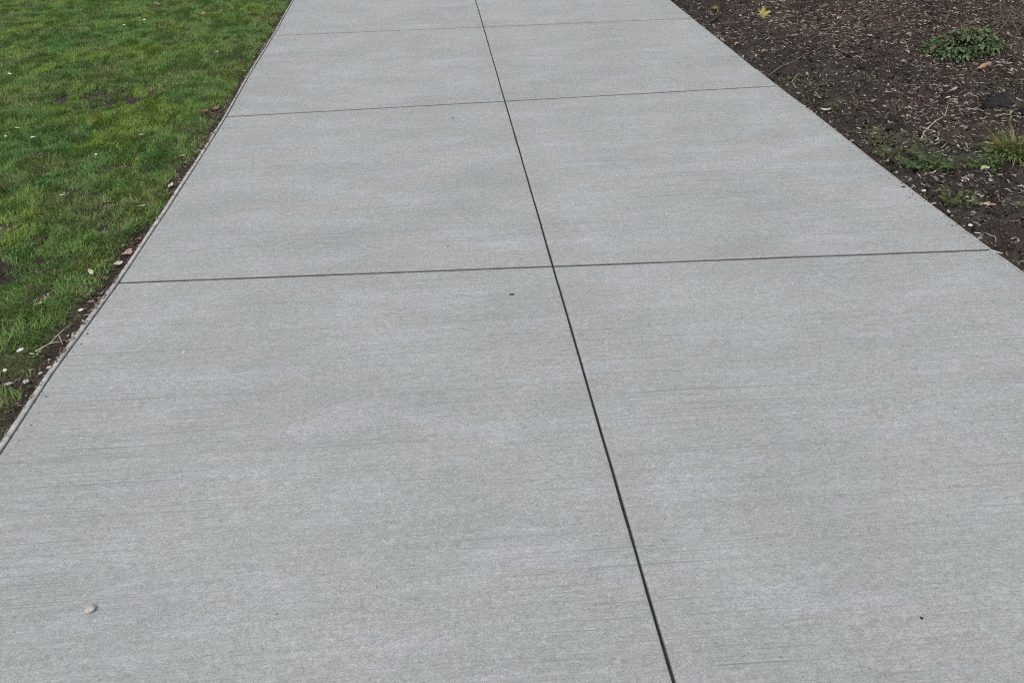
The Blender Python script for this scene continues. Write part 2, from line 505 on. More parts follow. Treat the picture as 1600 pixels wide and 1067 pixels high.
def stone_mesh(name, sx, sy, sz, seed=0, sub=2, rough=0.22):
    r = random.Random(seed)
    bm = bmesh.new()
    bmesh.ops.create_icosphere(bm, subdivisions=sub, radius=1)
    ax = [Vector((r.uniform(-1, 1), r.uniform(-1, 1), r.uniform(-1, 1))).normalized() for _ in range(6)]
    of = [r.uniform(0.62, 0.95) for _ in ax]
    for v in bm.verts:
        p = v.co.copy()
        for a, o in zip(ax, of):                      # chop facets so it is no ball
            d = p.dot(a)
            if d > o: p -= a * (d - o) * 0.85
        p *= 1 + rough * (r.random() - 0.5)
        v.co = Vector((p.x * sx, p.y * sy, p.z * sz))
    me = bpy.data.meshes.new(name); bm.to_mesh(me); bm.free()
    for q in me.polygons: q.use_smooth = sub > 1
    return me

# ================================================================== SETTING
gx = axis(-300, -3, 3, 300, 3.0)
g = heightfield('ground', gx, gx, lambda X, Y: np.full(X.shape, -0.32))
tag(link('ground', g, M['turf']), kind='structure')

def lawn_sheet(X, Y):
    X2 = np.where(X > -1.70, left_x(Y) - 0.012, X)
    return lawn_h(X2, Y)
xs = axis(-45, -5.6, -1.69, -1.69, 0.022)
ys = axis(-8, 1.2, 9.6, 60, 0.022)
me = heightfield('lawn', xs, ys, lawn_h)
X, Y = np.meshgrid(xs, ys)
at = me.attributes.new('bare', 'FLOAT', 'POINT')
at.data.foreach_set('value', np.maximum(bare_mask(X, Y), 1 - sstep(0.05, 0.16, left_x(Y) - X)).ravel().astype(np.float32))
tag(link('lawn', me, M['turf']), kind='structure')

xs = axis(1.72, 1.72, 4.5, 22, 0.0125)
ys = axis(-8, 2.0, 8.0, 60, 0.0125)
tag(link('planting_bed', heightfield('planting_bed', xs, ys, bed_h), M['soil']), kind='structure')

# ------------------------------------------------------------------ the path: sub-base, concrete panels, joints
JOINTS = [-3.70, -1.56, 0.55, 2.655, 4.768, 6.765, 8.87, 10.97, 13.08, 15.18, 17.29, 19.4, 21.5, 23.6, 25.7, 27.8, 29.9]
JOINT_TILT = {2.655: -0.052, 4.768: 0.024}            # these two were cut slightly off square (dy per metre of x)
def joint_y(j, x): return j + JOINT_TILT.get(j, 0.0) * x
HALF = 0.0027
def cross(j): return 0.0060 if j < 4 else 0.0086
py = np.arange(-3.7, 29.91, 0.2)
bmv = []
for y in py: bmv.append((float(left_x(y)) + 0.004, y)); 
rv = [(float(right_x(y)) - 0.004, y) for y in py]
n = len(py)
v = [(x, y, -0.013) for x, y in bmv] + [(x, y, -0.013) for x, y in rv] + [(x, y, -0.16) for x, y in bmv] + [(x, y, -0.16) for x, y in rv]
f = []
for i in range(n - 1):
    f += [(i, n + i, n + i + 1, i + 1), (2 * n + i, 2 * n + i + 1, 3 * n + i + 1, 3 * n + i),
          (i, i + 1, 2 * n + i + 1, 2 * n + i), (n + i + 1, n + i, 3 * n + i, 3 * n + i + 1)]
f += [(0, 2 * n, 3 * n, n), (n - 1, 2 * n - 1, 4 * n - 1, 3 * n - 1)]
path = link('path', np_mesh('path', np.array(v), np.array(f)), M['joint'])
tag(path, kind='structure')

def panel(j0, j1, side):
    ym = (j0 + j1) / 2
    def edge_x(y, e):                                  # e 0: left side of the panel, 1: right side
        if (side < 0) == (e == 0):
            return left_x(y) if side < 0 else right_x(y)
        return (-HALF if side < 0 else HALF) + 0.0030 * (fbm(y, 3.3, 7, 3, side + 5) - 0.5)
    def place(sv, tv):
        y = j0 + (j1 - j0) * tv
        for _ in range(2):
            xa, xb = edge_x(y, 0), edge_x(y, 1)
            x = xa + (xb - xa) * sv
            ya = joint_y(j0, x) + cross(j0) + 0.0018 * (vnoise(x * 5, j0 + 0 * x, 2) - 0.5)
            yb = joint_y(j1, x) - cross(j1) - 0.0018 * (vnoise(x * 5, j1 + 0 * x, 6) - 0.5)
            y = ya + (yb - ya) * tv
        return x, y
    wx, wy = 1.74, j1 - j0
    q = np.linspace(0, 1, 24)[:-1]
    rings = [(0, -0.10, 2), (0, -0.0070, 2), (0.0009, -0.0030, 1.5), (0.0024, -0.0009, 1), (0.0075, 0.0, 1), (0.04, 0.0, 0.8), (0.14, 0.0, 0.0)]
    n = 4 * len(q)
    vs, mg, fs = [], [], []
    cx, cy = 0.87 * side, ym
    for d, z, a in rings:
        ds, dt = d / wx, d / wy
        o = np.ones_like(q)
        sv = np.concatenate([q, o, 1 - q, 0 * o]) * (1 - 2 * ds) + ds
        tv = np.concatenate([0 * o, q, o, 1 - q]) * (1 - 2 * dt) + dt
        x, y = place(sv, tv)
        vs += [(float(u) - cx, float(w) - cy, z) for u, w in zip(x, y)]
        mg += [a] * n
    for k in range(len(rings) - 1):
        for i in range(n):
            j = (i + 1) % n
            fs.append((k * n + i, k * n + j, (k + 1) * n + j, (k + 1) * n + i))
    L = (len(rings) - 1) * n
    fs.append(tuple(L + i for i in range(n)))
    fs.append(tuple(reversed(range(n))))
    me = bpy.data.meshes.new('concrete_panel')
    me.from_pydata(vs, [], fs)
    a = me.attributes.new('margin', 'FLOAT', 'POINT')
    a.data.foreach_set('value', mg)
    me.update()
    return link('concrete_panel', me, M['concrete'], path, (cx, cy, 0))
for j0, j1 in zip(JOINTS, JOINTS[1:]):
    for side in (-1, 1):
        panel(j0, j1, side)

# ------------------------------------------------------------------ edging strips left along both sides of the slab
def edging(label, xf, sgn, y0, y1, width, top, seam, blen):
    root = thing('edging', label, 'edging', (0, 0, 0), 0, None)
    y = y0
    while y < y1:
        ye = min(y + blen * random.uniform(0.9, 1.1), y1)
        k = max(3, int((ye - y) / 0.08))
        yy = np.linspace(y + 0.001, ye - 0.001, k)
        vs = []
        for q in yy:
            xi = float(xf(q)) + sgn * (seam + 0.0012 * float(vnoise(q * 6, 1.5, 3)))
            w = width(q) * (0.9 + 0.25 * float(vnoise(q * 7, 2.5, 7)))
            t = top + 0.0025 * (float(vnoise(q * 5, 0.2, 9)) - 0.5)
            for dx, z in ((0, -0.10), (0, t - 0.0025), (0.0025, t), (w - 0.003, t - 0.0006), (w, t - 0.004), (w, -0.10)):
                vs.append((xi + sgn * dx, q, z))
        fs = []
        for i in range(k - 1):
            for c in range(5):
                q = (i * 6 + c, i * 6 + c + 1, (i + 1) * 6 + c + 1, (i + 1) * 6 + c)
                fs.append(q if sgn < 0 else q[::-1])
        fs.append(tuple(range(6))); fs.append(tuple(reversed(range((k - 1) * 6, k * 6))))
        me = bpy.data.meshes.new('edging_board'); me.from_pydata(vs, [], fs); me.update()
        link('edging_board', me, M['edging'], root)
        y = ye
    return root
edging('thin weathered grey edging strip between the lawn and the concrete path', left_x, -1, -3.6, 30, lambda q: float(np.interp(q, [2.5, 6.5], [0.0185, 0.0120])), 0.0025, 0.0035, 1.9)
edging('narrow pale edging strip between the concrete path and the bare soil bed', right_x, 1, -3.6, 5.2, lambda q: float(np.interp(q, [2.6, 3.6], [0.008, 0.0055])), -0.0008, 0.0022, 2.4)

# ================================================================== GRASS
def in_view_lawn(x, y, m=0.0):
    # ground outline of the part of the lawn the photograph shows, with a margin
    return (y > 1.5 - m) & (y < 9.2 + m) & (x > -1.75 - 0.47 * (y - 1.0) - 0.35 - m)

def lawn_points(n, dense):
    if dense:
        x = rng.uniform(-5.6, -1.70, n); y = rng.uniform(1.1, 9.8, n)
        k = in_view_lawn(x, y, 0.25)
    else:
        x = rng.uniform(-9.5, -1.70, n); y = rng.uniform(-3, 15, n)
        k = ~in_view_lawn(x, y, 0.25)
    x, y = x[k], y[k]
    d = left_x(y) - 0.027 - x
    edge = 0.008 + (0.034 + 0.05 * (1 - sstep(2.6, 3.4, y))) * fbm(y, x * 0.2, 2.2, 3, 21) ** 1.5 + 0.045 * np.exp(-((y - 2.42) / 0.33) ** 2)
    bare = bare_mask(x, y)
    clump = fbm(x, y, 11, 3, 44)
    p = sstep(edge * 0.6, edge * 1.5 + 0.02, d) * (1 - 0.97 * bare) * (0.45 + 0.55 * sstep(0.30, 0.50, clump))
    p = p * (d > 0.004)
    thin = 1 - 0.40 * (1 - sstep(0.03, 0.30, d))         # grass is thinner against the edging
    k = rng.random(len(x)) < p * thin
    return x[k], y[k]

def blades(x, y, wscale=1.0, lscale=1.0):
    n = len(x)
    z = lawn_h(x, y) - 0.003
    cl = fbm(x, y, 14, 2, 50)
    az = 2 * np.pi * fbm(x, y, 6, 2, 60) * 2.2 + rng.normal(0, 0.9, n)
    L = (0.014 + 0.026 * rng.random(n) + 0.060 * np.maximum(cl - 0.48, 0)) * lscale
    th0 = np.abs(rng.normal(0.70, 0.45, n)); th1 = th0 + np.abs(rng.normal(0.7, 0.45, n))
    th1 = np.minimum(th1, 1.95)
    h = np.stack([np.cos(az), np.sin(az), np.zeros(n)], 1)
    up = np.array([[0, 0, 1.0]])
    p0 = np.stack([x, y, z], 1)
    p1 = p0 + (L * 0.5)[:, None] * (np.sin(th0)[:, None] * h + np.cos(th0)[:, None] * up)
    p2 = p1 + (L * 0.55)[:, None] * (np.sin(th1)[:, None] * h + np.cos(th1)[:, None] * up)
    wa = az + np.pi / 2 + rng.normal(0, 0.5, n)
    wd = (0.0012 + 0.0011 * rng.random(n)) * wscale
    wv = np.stack([np.cos(wa), np.sin(wa), np.zeros(n)], 1) * wd[:, None]
    v = np.stack([p0 - wv, p0 + wv, p1 - wv * 0.85, p1 + wv * 0.85, p2], 1)
    f = np.array([[0, 1, 2], [1, 3, 2], [2, 3, 4]])
    F = (f[None] + (np.arange(n) * 5)[:, None, None]).reshape(-1, 3)
    # colour of the blade itself: patches of lush, yellow and tired grass
    a = sstep(0.45, 0.68, fbm(x, y, 3.4, 4, 70))[:, None]
    b = sstep(0.50, 0.72, fbm(x, y, 4.2, 4, 80))[:, None]
    c = sstep(0.50, 0.72, fbm(x, y, 3.6, 4, 90))[:, None]
    col = np.array([[0.138, 0.250, 0.062]]) * np.ones((n, 1))
    col = col * (1 - a) + a * np.array([[0.098, 0.215, 0.056]])
    col = col * (1 - b) + b * np.array([[0.180, 0.285, 0.052]])
    col = col * (1 - c * 0.7) + c * 0.7 * np.array([[0.178, 0.235, 0.085]])
    col = col * (0.60 + 0.95 * rng.random((n, 1)))
    d = (left_x(y) - x)
    dead_p = 0.045 + 0.04 * c[:, 0] + 0.16 * (1 - sstep(0.03, 0.30, d))
    dead = rng.random(n) < dead_p
    col[dead] = np.array([0.34, 0.29, 0.18]) * (0.45 + 0.75 * rng.random((dead.sum(), 1)))
    col5 = np.repeat(col[:, None], 5, 1)
    col5[:, 4] *= np.array([1.15, 1.08, 0.95])
    return v.reshape(-1, 3), F, col5.reshape(-1, 3)

x, y = lawn_points(1300000, True)
print('dense blades', len(x))
v, F, c = blades(x, y)
tag(link('grass', np_mesh('grass', v, F, c, True), M['grass']), 'short green lawn grass beside the path, patchy with yellow and dry blades', 'grass', kind='stuff')
x, y = lawn_points(420000, False)
print('outer blades', len(x))
v, F, c = blades(x, y, 1.9, 1.15)
tag(link('grass', np_mesh('grass', v, F, c, True), M['grass']), 'lawn grass carrying on around the part beside the path', 'grass', kind='stuff')

# ================================================================== SOIL CRUMBS, MULCH, LITTER (uncountable)
OCT_V = [(1, 0, 0), (-1, 0, 0), (0, 1, 0), (0, -1, 0), (0, 0, 1), (0, 0, -1)]
OCT_F = [(0, 2, 4), (2, 1, 4), (1, 3, 4), (3, 0, 4), (2, 0, 5), (1, 2, 5), (3, 1, 5), (0, 3, 5)]
def bed_points(n, x0=1.79, x1=4.9, y0=2.0, y1=8.2, view=True):
    x = rng.uniform(x0, x1, n); y = rng.uniform(y0, y1, n)
    k = x - right_x(y) > 0.018
    if view:   # keep to the wedge in the photograph plus a margin
        k &= (x < 1.9 + 0.62 * (y - 1.6)) 
    return x[k], y[k]
def red_zone(x, y):
    a = np.exp(-(((x - 2.75) / 0.75) ** 2 + ((y - 6.3) / 0.8) ** 2))
    b = np.exp(-(((x - 2.45) / 0.30) ** 2 + ((y - 4.15) / 0.45) ** 2))
    c = np.exp(-(((x - 3.55) / 0.6) ** 2 + ((y - 5.2) / 0.9) ** 2)) * 0.9
    return np.clip(a + b + c, 0, 1)

def crumbs(n, view, smin, big):
    x, y = bed_points(n) if view else bed_points(n, 1.79, 9, -2, 14, False)
    if not view:
        k = ~((y > 2.0) & (y < 8.2) & (x < 1.9 + 0.62 * (y - 1.6))); x, y = x[k], y[k]
    n = len(x)
    s = smin * np.exp(rng.normal(0, 0.62, n)); s = np.minimum(s, big)
    sc = np.stack([s * rng.uniform(0.7, 1.4, n), s * rng.uniform(0.7, 1.3, n), s * rng.uniform(0.35, 0.8, n)], 1)
    z = bed_h(x, y) + s * 0.15
    rz = red_zone(x, y)[:, None]
    col = np.array([[0.044, 0.038, 0.034]]) * (1 - 0.5 * rz) + 0.5 * rz * np.array([[0.085, 0.050, 0.042]])
    col = col * np.exp(rng.normal(0.0, 0.65, (n, 1)))
    a = rng.random((3, n)) * 6.283
    return scatter('soil_crumbs', OCT_V, OCT_F, np.stack([x, y, z], 1), a[0], a[1], a[2], sc, col, 0.3)
tag(link('soil_crumbs', crumbs(80000, True, 0.0044, 0.015), M['litter']), 'crumbs of dark soil covering the bed right of the path', 'soil', kind='stuff')
tag(link('soil_crumbs', crumbs(26000, False, 0.008, 0.02), M['litter']), 'dark soil crumbs further out over the bed', 'soil', kind='stuff')

def specks(n):
    x = rng.uniform(-1.68, 1.74, n); y = rng.uniform(0.5, 9, n)
    m = int(n * 0.55)
    y[:m] = 1.5 + 7 * rng.random(m) ** 1.3
    x[:m] = right_x(y[:m]) - np.abs(rng.normal(0, 0.035, m)) - 0.002
    q = int(n * 0.25)
    y[m:m + q] = rng.uniform(1.4, 9, q); x[m:m + q] = left_x(y[m:m + q]) + np.abs(rng.normal(0, 0.03, q)) + 0.002
    s = 0.0014 * np.exp(rng.normal(0, 0.5, n)); s[m + q:] *= 0.65
    sc = np.stack([s * rng.uniform(0.8, 1.8, n), s * rng.uniform(0.7, 1.2, n), s * 0.7], 1)
    col = np.array([[0.12, 0.10, 0.085]]) * np.exp(rng.normal(0, 0.6, (n, 1)))
    a = rng.random((3, n)) * 6.283
    return scatter('grit', OCT_V, OCT_F, np.stack([x, y, s * 0.4], 1), a[0] * 0.05, a[1] * 0.05, a[2], sc, col, 0.3)
tag(link('grit', specks(1000), M['litter']), 'specks of soil strewn along the margins of the concrete path', 'grit', kind='stuff')

bmc = bmesh.new()
bmesh.ops.create_icosphere(bmc, subdivisions=2, radius=1)
CLV = [tuple(v.co * (1 + 0.5 * (random.random() - 0.5))) for v in bmc.verts]
CLF = [tuple(v.index for v in f.verts) for f in bmc.faces]
bmc.free()
x, y = bed_points(1500)
k = rng.random(len(x)) < sstep(0.42, 0.62, fbm(x, y, 2.6, 3, 140)); x, y = x[k], y[k]
n = len(x); q = rng.uniform(0.007, 0.024, n) * rng.uniform(0.5, 1, n)
a = rng.random((3, n)) * 6.283
tag(link('soil_clods', scatter('soil_clods', CLV, CLF, np.stack([x, y, bed_h(x, y) + q * 0.1], 1), a[0] * 0.1, a[1] * 0.1, a[2],
    np.stack([q * rng.uniform(0.8, 1.5, n), q, q * rng.uniform(0.4, 0.75, n)], 1), np.array([[0.040, 0.034, 0.030]]) * np.exp(rng.normal(0, 0.35, (n, 1))), 0.22), M['litter']),
    'rough clods of dark soil lying over the bed', 'soil', kind='stuff')

# shredded bark: bent thin strips and flat chips
def strip_template(bend):
    v, f = [], []
    for i in range(5):
        u = i / 4 * 2 - 1
        y = bend * (u * u - 0.4); z = 0.25 * bend * math.sin(u * 2.2)
        w = 0.5 * (1 - 0.75 * abs(u) ** 3)
        for a, b in ((-w, -0.3), (w, -0.3), (0, 0.5)):
            v.append((u, y + a * 0.12, z + b * 0.10))
    for i in range(4):
        for k in range(3):
            a, b = i * 3 + k, i * 3 + (k + 1) % 3
            f += [(a, b, b + 3), (a, b + 3, a + 3)]
    f += [(0, 2, 1), (12, 13, 14)]
    return v, f
def mulch(n, bend, lmin, lmax, pale, width=1.0, zoned=0.6):
    x, y = bed_points(n)
    rz = red_zone(x, y)
    lit = fbm(x, y, 3.2, 3, 33)
    k = rng.random(len(x)) < (1 - zoned) * sstep(0.35, 0.6, lit) * 1.2 + zoned * rz
    x, y, rz = x[k], y[k], rz[k]
    n = len(x)
    s = rng.uniform(lmin, lmax, n) * 0.5
    sc = np.stack([s, s * width * rng.uniform(0.7, 1.4, n), s * width * rng.uniform(0.6, 1.2, n)], 1)
    z = bed_h(x, y) + 0.004 + 0.12 * s
    p = rng.random((n, 1)); r3 = rz[:, None]
    brown = np.array([[0.125, 0.092, 0.074]]) * (1 - r3) + r3 * np.array([[0.165, 0.102, 0.082]])
    col = np.where(p < pale, np.array([[0.46, 0.415, 0.37]]), brown) * rng.uniform(0.5, 1.35, (n, 1))
    v, f = strip_template(bend)
    return scatter('mulch', v, f, np.stack([x, y, z], 1), rng.normal(0, 0.35, n), rng.normal(0, 0.25, n), rng.random(n) * 6.283, sc, col, 0.05)
tag(link('mulch', mulch(17000, 0.45, 0.012, 0.048, 0.36, 1.9), M['litter']), 'curled shreds of bark mulch scattered on the soil bed', 'mulch', kind='stuff')
tag(link('mulch', mulch(30000, 0.14, 0.010, 0.046, 0.34, 2.8), M['litter']), 'short straight bark shreds scattered on the soil bed', 'mulch', kind='stuff')

# flakes: thin irregular chips
FLV = [(-1, -.6, -.12), (1, -.5, -.1), (.8, .6, -.12), (-.7, .5, -.1), (-.9, -.5, .12), (.85, -.4, .15), (.7, .5, .1), (-.6, .45, .14)]
FLF = [(0, 3, 2, 1), (4, 5, 6, 7), (0, 1, 5, 4), (1, 2, 6, 5), (2, 3, 7, 6), (3, 0, 4, 7)]
def flakes(n, fn_pts, hfun, lo, hi, cols, name):
    x, y = fn_pts(n)
    n = len(x)
    s = lo * np.exp(rng.random(n) ** 2 * math.log(hi / lo)) * 0.5
    sc = np.stack([s, s * rng.uniform(0.5, 0.9, n), s * rng.uniform(0.3, 0.9, n)], 1)
    z = hfun(x, y) + 0.004 + 0.15 * s
    if hfun is lawn_h: z = np.where(x > left_x(y) - 0.024, 0.006, z)     # pieces lying on the edging
    cols = np.array(cols)
    col = cols[rng.integers(0, len(cols), n)] * rng.uniform(0.6, 1.25, (n, 1))
    return scatter(name, FLV, FLF, np.stack([x, y, z], 1), rng.normal(0, 0.35, n), rng.normal(0, 0.35, n), rng.random(n) * 6.283, sc, col, 0.2)
def mulch_pts(n):
    x, y = bed_points(n)
    k = rng.random(len(x)) < 0.38 + 0.6 * red_zone(x, y) + 0.25 * sstep(0.45, 0.6, fbm(x, y, 4, 3, 34))
    return x[k], y[k]
tag(link('mulch', flakes(30000, mulch_pts, bed_h, 0.006, 0.034, [(0.16, 0.145, 0.13), (0.11, 0.10, 0.09), (0.22, 0.20, 0.18), (0.34, 0.29, 0.25), (0.13, 0.09, 0.07), (0.20, 0.15, 0.12), (0.10, 0.06, 0.05), (0.50, 0.46, 0.42), (0.58, 0.55, 0.50), (0.30, 0.26, 0.22)], 'mulch'), M['litter']),
    'small flat bark flakes scattered on the soil bed', 'mulch', kind='stuff')
# leaf crumbs and straw in the bare strip between lawn and edging, and in the bare patches
def strip_pts(n):
    y = rng.uniform(1.5, 9.5, n)
    x = left_x(y) - 0.010 - np.abs(rng.normal(0, 0.055, n))
    k = rng.random(n) < 0.15 + 0.85 * sstep(0.45, 0.62, fbm(y, x * 0.3, 3, 3, 77))
    xs_, ys_ = [x[k]], [y[k]]
    for cx, cy, ax, ay in BARE:
        m = int(n * 0.02)
        xs_.append(rng.normal(cx, ax * 0.55, m)); ys_.append(rng.normal(cy, ay * 0.55, m))
    x = np.concatenate(xs_); y = np.concatenate(ys_)
    k = x < left_x(y) - 0.006
    return x[k], y[k]
tag(link('leaf_litter', flakes(4200, strip_pts, lawn_h, 0.004, 0.021, [(0.26, 0.19, 0.15), (0.34, 0.27, 0.23), (0.12, 0.08, 0.06), (0.42, 0.38, 0.32), (0.16, 0.11, 0.085)], 'leaf_litter'), M['litter']),
    'crumbled dry leaves along the bare edge of the lawn', 'leaf litter', kind='stuff')

# ================================================================== PLANTS
def leaf_template():
    # small pointed leaf, x from stalk to tip, folded on the midrib (six faces)
    v = [(0, 0, 0), (.35, -.5, .10), (.35, 0, 0), (.35, .5, .10), (.72, -.34, .02), (.72, 0, -.06), (.72, .34, .02), (1, 0, -.18)]
    f = [(0, 1, 2), (0, 2, 3), (1, 4, 5), (1, 5, 2), (2, 5, 6), (2, 6, 3), (4, 7, 5), (5, 7, 6)]
    return np.array(v, float), np.array(f)
LV, LF = leaf_template()
def leaves_mesh(name, pos, az, el, L, Wd, col):
    n = len(pos)
    sc = np.stack([L, Wd, L], 1)
    return scatter(name, LV, LF, np.asarray(pos), rng.normal(0, 0.4, n), -np.asarray(el), np.asarray(az), sc, col, 0.0)

def weed(label, x, y, rx, ry, h, nst, leaf, cols, group='low weeds in the soil bed', name='weed', dens=1.0):
    z0 = float(bed_h(x, y))
    root = thing(name, label, 'weed', (x, y, z0), 0, group)
    paths, P, A, E, L = [], [], [], [], []
    for s in range(nst):
        a = random.uniform(0, 6.283); q = math.sqrt(random.random())
        bx, by = 0.35 * rx * q * math.cos(a), 0.35 * ry * q * math.sin(a)
        ex, ey = rx * q * math.cos(a) * 1.05, ry * q * math.sin(a) * 1.05
        bz = float(bed_h(x + bx, y + by)) - z0 - 0.004
        ez = float(bed_h(x + ex, y + ey)) - z0 + h * random.uniform(0.35, 1.0) * (1 - 0.45 * q)
        mid = ((bx + ex) / 2 + random.uniform(-.01, .01), (by + ey) / 2 + random.uniform(-.01, .01), max(bz, ez) * 0.75 + 0.25 * bz)
        pts = [Vector((bx, by, bz)), Vector(mid), Vector((ex, ey, ez))]
        paths.append((pts, (0.0014, 0.0011, 0.0006)))
        k = max(3, int((pts[2] - pts[0]).length / leaf * 2.2 * dens) + 3)
        for i in range(k):
            t = 0.15 + 0.85 * i / (k - 1)
            p = (1 - t) ** 2 * pts[0] + 2 * t * (1 - t) * pts[1] + t * t * pts[2]
            P.append(p); A.append(a + (1 if i % 2 else -1) * random.uniform(0.5, 1.3)); E.append(random.uniform(-0.3, 0.7))
            L.append(leaf * random.uniform(0.6, 1.25) * (1.1 - 0.4 * t))
    link('stem', tube_mesh('stem', paths, 4), M['stem'], root)['kind'] = 'stuff'
    n = len(P)
    cc = np.array(cols)[rng.integers(0, len(cols), n)] * rng.uniform(0.65, 1.3, (n, 1))
    L = np.array(L)
    link('foliage', leaves_mesh('foliage', [tuple(p) for p in P], A, E, L, L * rng.uniform(0.35, 0.6, n), cc), M['leafy'], root)
    return root
M['stem'] = mottled('weed_stem', (0.07, 0.09, 0.03), (0.14, 0.13, 0.06), 50, 0.6)
GRN = [(0.115, 0.175, 0.066), (0.165, 0.220, 0.095), (0.090, 0.148, 0.060)]
OLV = [(0.165, 0.180, 0.085), (0.120, 0.140, 0.062), (0.21, 0.21, 0.115)]
weed('largest dark green weed in the bed, close to the path edge', 1.975, 3.43, 0.15, 0.14, 0.11, 60, 0.024, GRN)
weed('small bushy green weed nearest the camera in the soil bed', 1.925, 3.05, 0.085, 0.085, 0.085, 34, 0.019, GRN + OLV)
weed('thin olive weed spread beside the path, left of the largest weed', 1.955, 3.82, 0.16, 0.14, 0.06, 34, 0.018, OLV)
weed('tiny pale green sprig alone on dark soil between path and shrub', 2.345, 4.78, 0.075, 0.05, 0.05, 13, 0.017, GRN + [(0.12, 0.15, 0.08)])
weed('wispy green seedling by the path where a long pale twig lies', 1.985, 4.92, 0.07, 0.06, 0.055, 9, 0.015, GRN)
weed('sparse low weed flat on the soil between two path joints', 2.02, 4.40, 0.12, 0.13, 0.03, 13, 0.013, OLV)
weed('dark leafy weed at the foot of the yellow green grass clump', 2.24, 3.335, 0.12, 0.07, 0.075, 26, 0.026, GRN)
weed('faint flat green weed on soil just in front of the shrub', 3.0, 4.36, 0.10, 0.10, 0.03, 12, 0.014, OLV)

weed('loose green weed between the thin olive weed and the largest weed', 1.90, 3.62, 0.09, 0.09, 0.05, 16, 0.017, GRN + OLV)
weed('low straggling weed on the soil beside the nearest panel joint', 2.10, 3.72, 0.10, 0.07, 0.045, 12, 0.016, OLV)

n = 2600
y = rng.uniform(2.4, 5.6, n); x = right_x(y) + 0.04 + rng.gamma(1.6, 0.16, n)
k = (rng.random(n) < 0.9 * sstep(0.5, 0.66, fbm(x, y, 4.5, 3, 120))) & (x < 1.9 + 0.62 * (y - 1.6))
x, y = x[k], y[k]; n = len(x)
col = np.array(GRN + OLV)[rng.integers(0, 6, n)] * rng.uniform(0.6, 1.2, (n, 1))
L = rng.uniform(0.008, 0.022, n)
tag(link('seedlings', leaves_mesh('seedlings', np.stack([x, y, bed_h(x, y) + 0.006 + 0.012 * rng.random(n)], 1), rng.random(n) * 6.283, rng.uniform(-0.1, 0.8, n), L, L * 0.5, col), M['leafy']),
    'scattered green seedlings dotting the soil near the path edge', 'seedlings', kind='stuff')

# yellow-green clump of broad grass at the picture's edge
def grass_clump(label, x, y, r, h, n):
    z0 = float(bed_h(x, y))
    root = thing('grass_clump', label, 'grass clump', (x, y, z0))
    V, F, C = [], [], []
    for i in range(n):
        a = random.uniform(0, 6.283); q = r * 0.30 * math.sqrt(random.random())
        b = Vector((q * math.cos(a), q * math.sin(a), -0.006))
        a += random.uniform(-.6, .6)
        L = h * random.uniform(0.55, 1.25); th = random.uniform(0.35, 1.25); w = random.uniform(0.0018, 0.0036)
        d = Vector((math.cos(a), math.sin(a), 0)); s = Vector((-d.y, d.x, 0)) * w
        p = b.copy(); o = len(V)
        col = np.array(random.choice([(0.17, 0.215, 0.05), (0.25, 0.27, 0.07), (0.12, 0.165, 0.045), (0.28, 0.25, 0.10)])) * random.uniform(0.7, 1.25)
        for k in range(5):
            u = k / 4
            V += [p - s * (1 - u * u * 0.9), p + s * (1 - u * u * 0.9)]; C += [col, col]
            th2 = th + u * random.uniform(0.9, 1.6)
            p = p + (L / 4) * (math.sin(th2) * d + math.cos(th2) * Vector((0, 0, 1)))
        for k in range(4):
            q0 = o + 2 * k
            F.append((q0, q0 + 1, q0 + 3, q0 + 2))
    link('blades', np_mesh('blades', np.array([tuple(q) for q in V]), np.array(F), np.array(C), True), M['grass'], root)
    for i in range(7):
        a = random.uniform(0, 6.283)
        d = Vector((math.cos(a), math.sin(a), 0)); L = h * random.uniform(0.9, 1.5)
        pts = [Vector((0, 0, 0)) + d * 0.01, d * L * 0.22 + Vector((0, 0, L * 0.55)), d * L * 0.6 + Vector((0, 0, L * 0.8))]
        link('dry_stalk', tube_mesh('dry_stalk', [(pts, (0.0016, 0.0013, 0.0007))], 4), M['tan_leaf'], root)
    return root
weed('leafy green weed growing through the yellow green grass clump', 2.40, 3.40, 0.15, 0.09, 0.10, 30, 0.026, GRN + [(0.17, 0.21, 0.06)])
grass_clump('yellow green grass clump with dry stalks on the soil bed', 2.43, 3.44, 0.22, 0.135, 230)

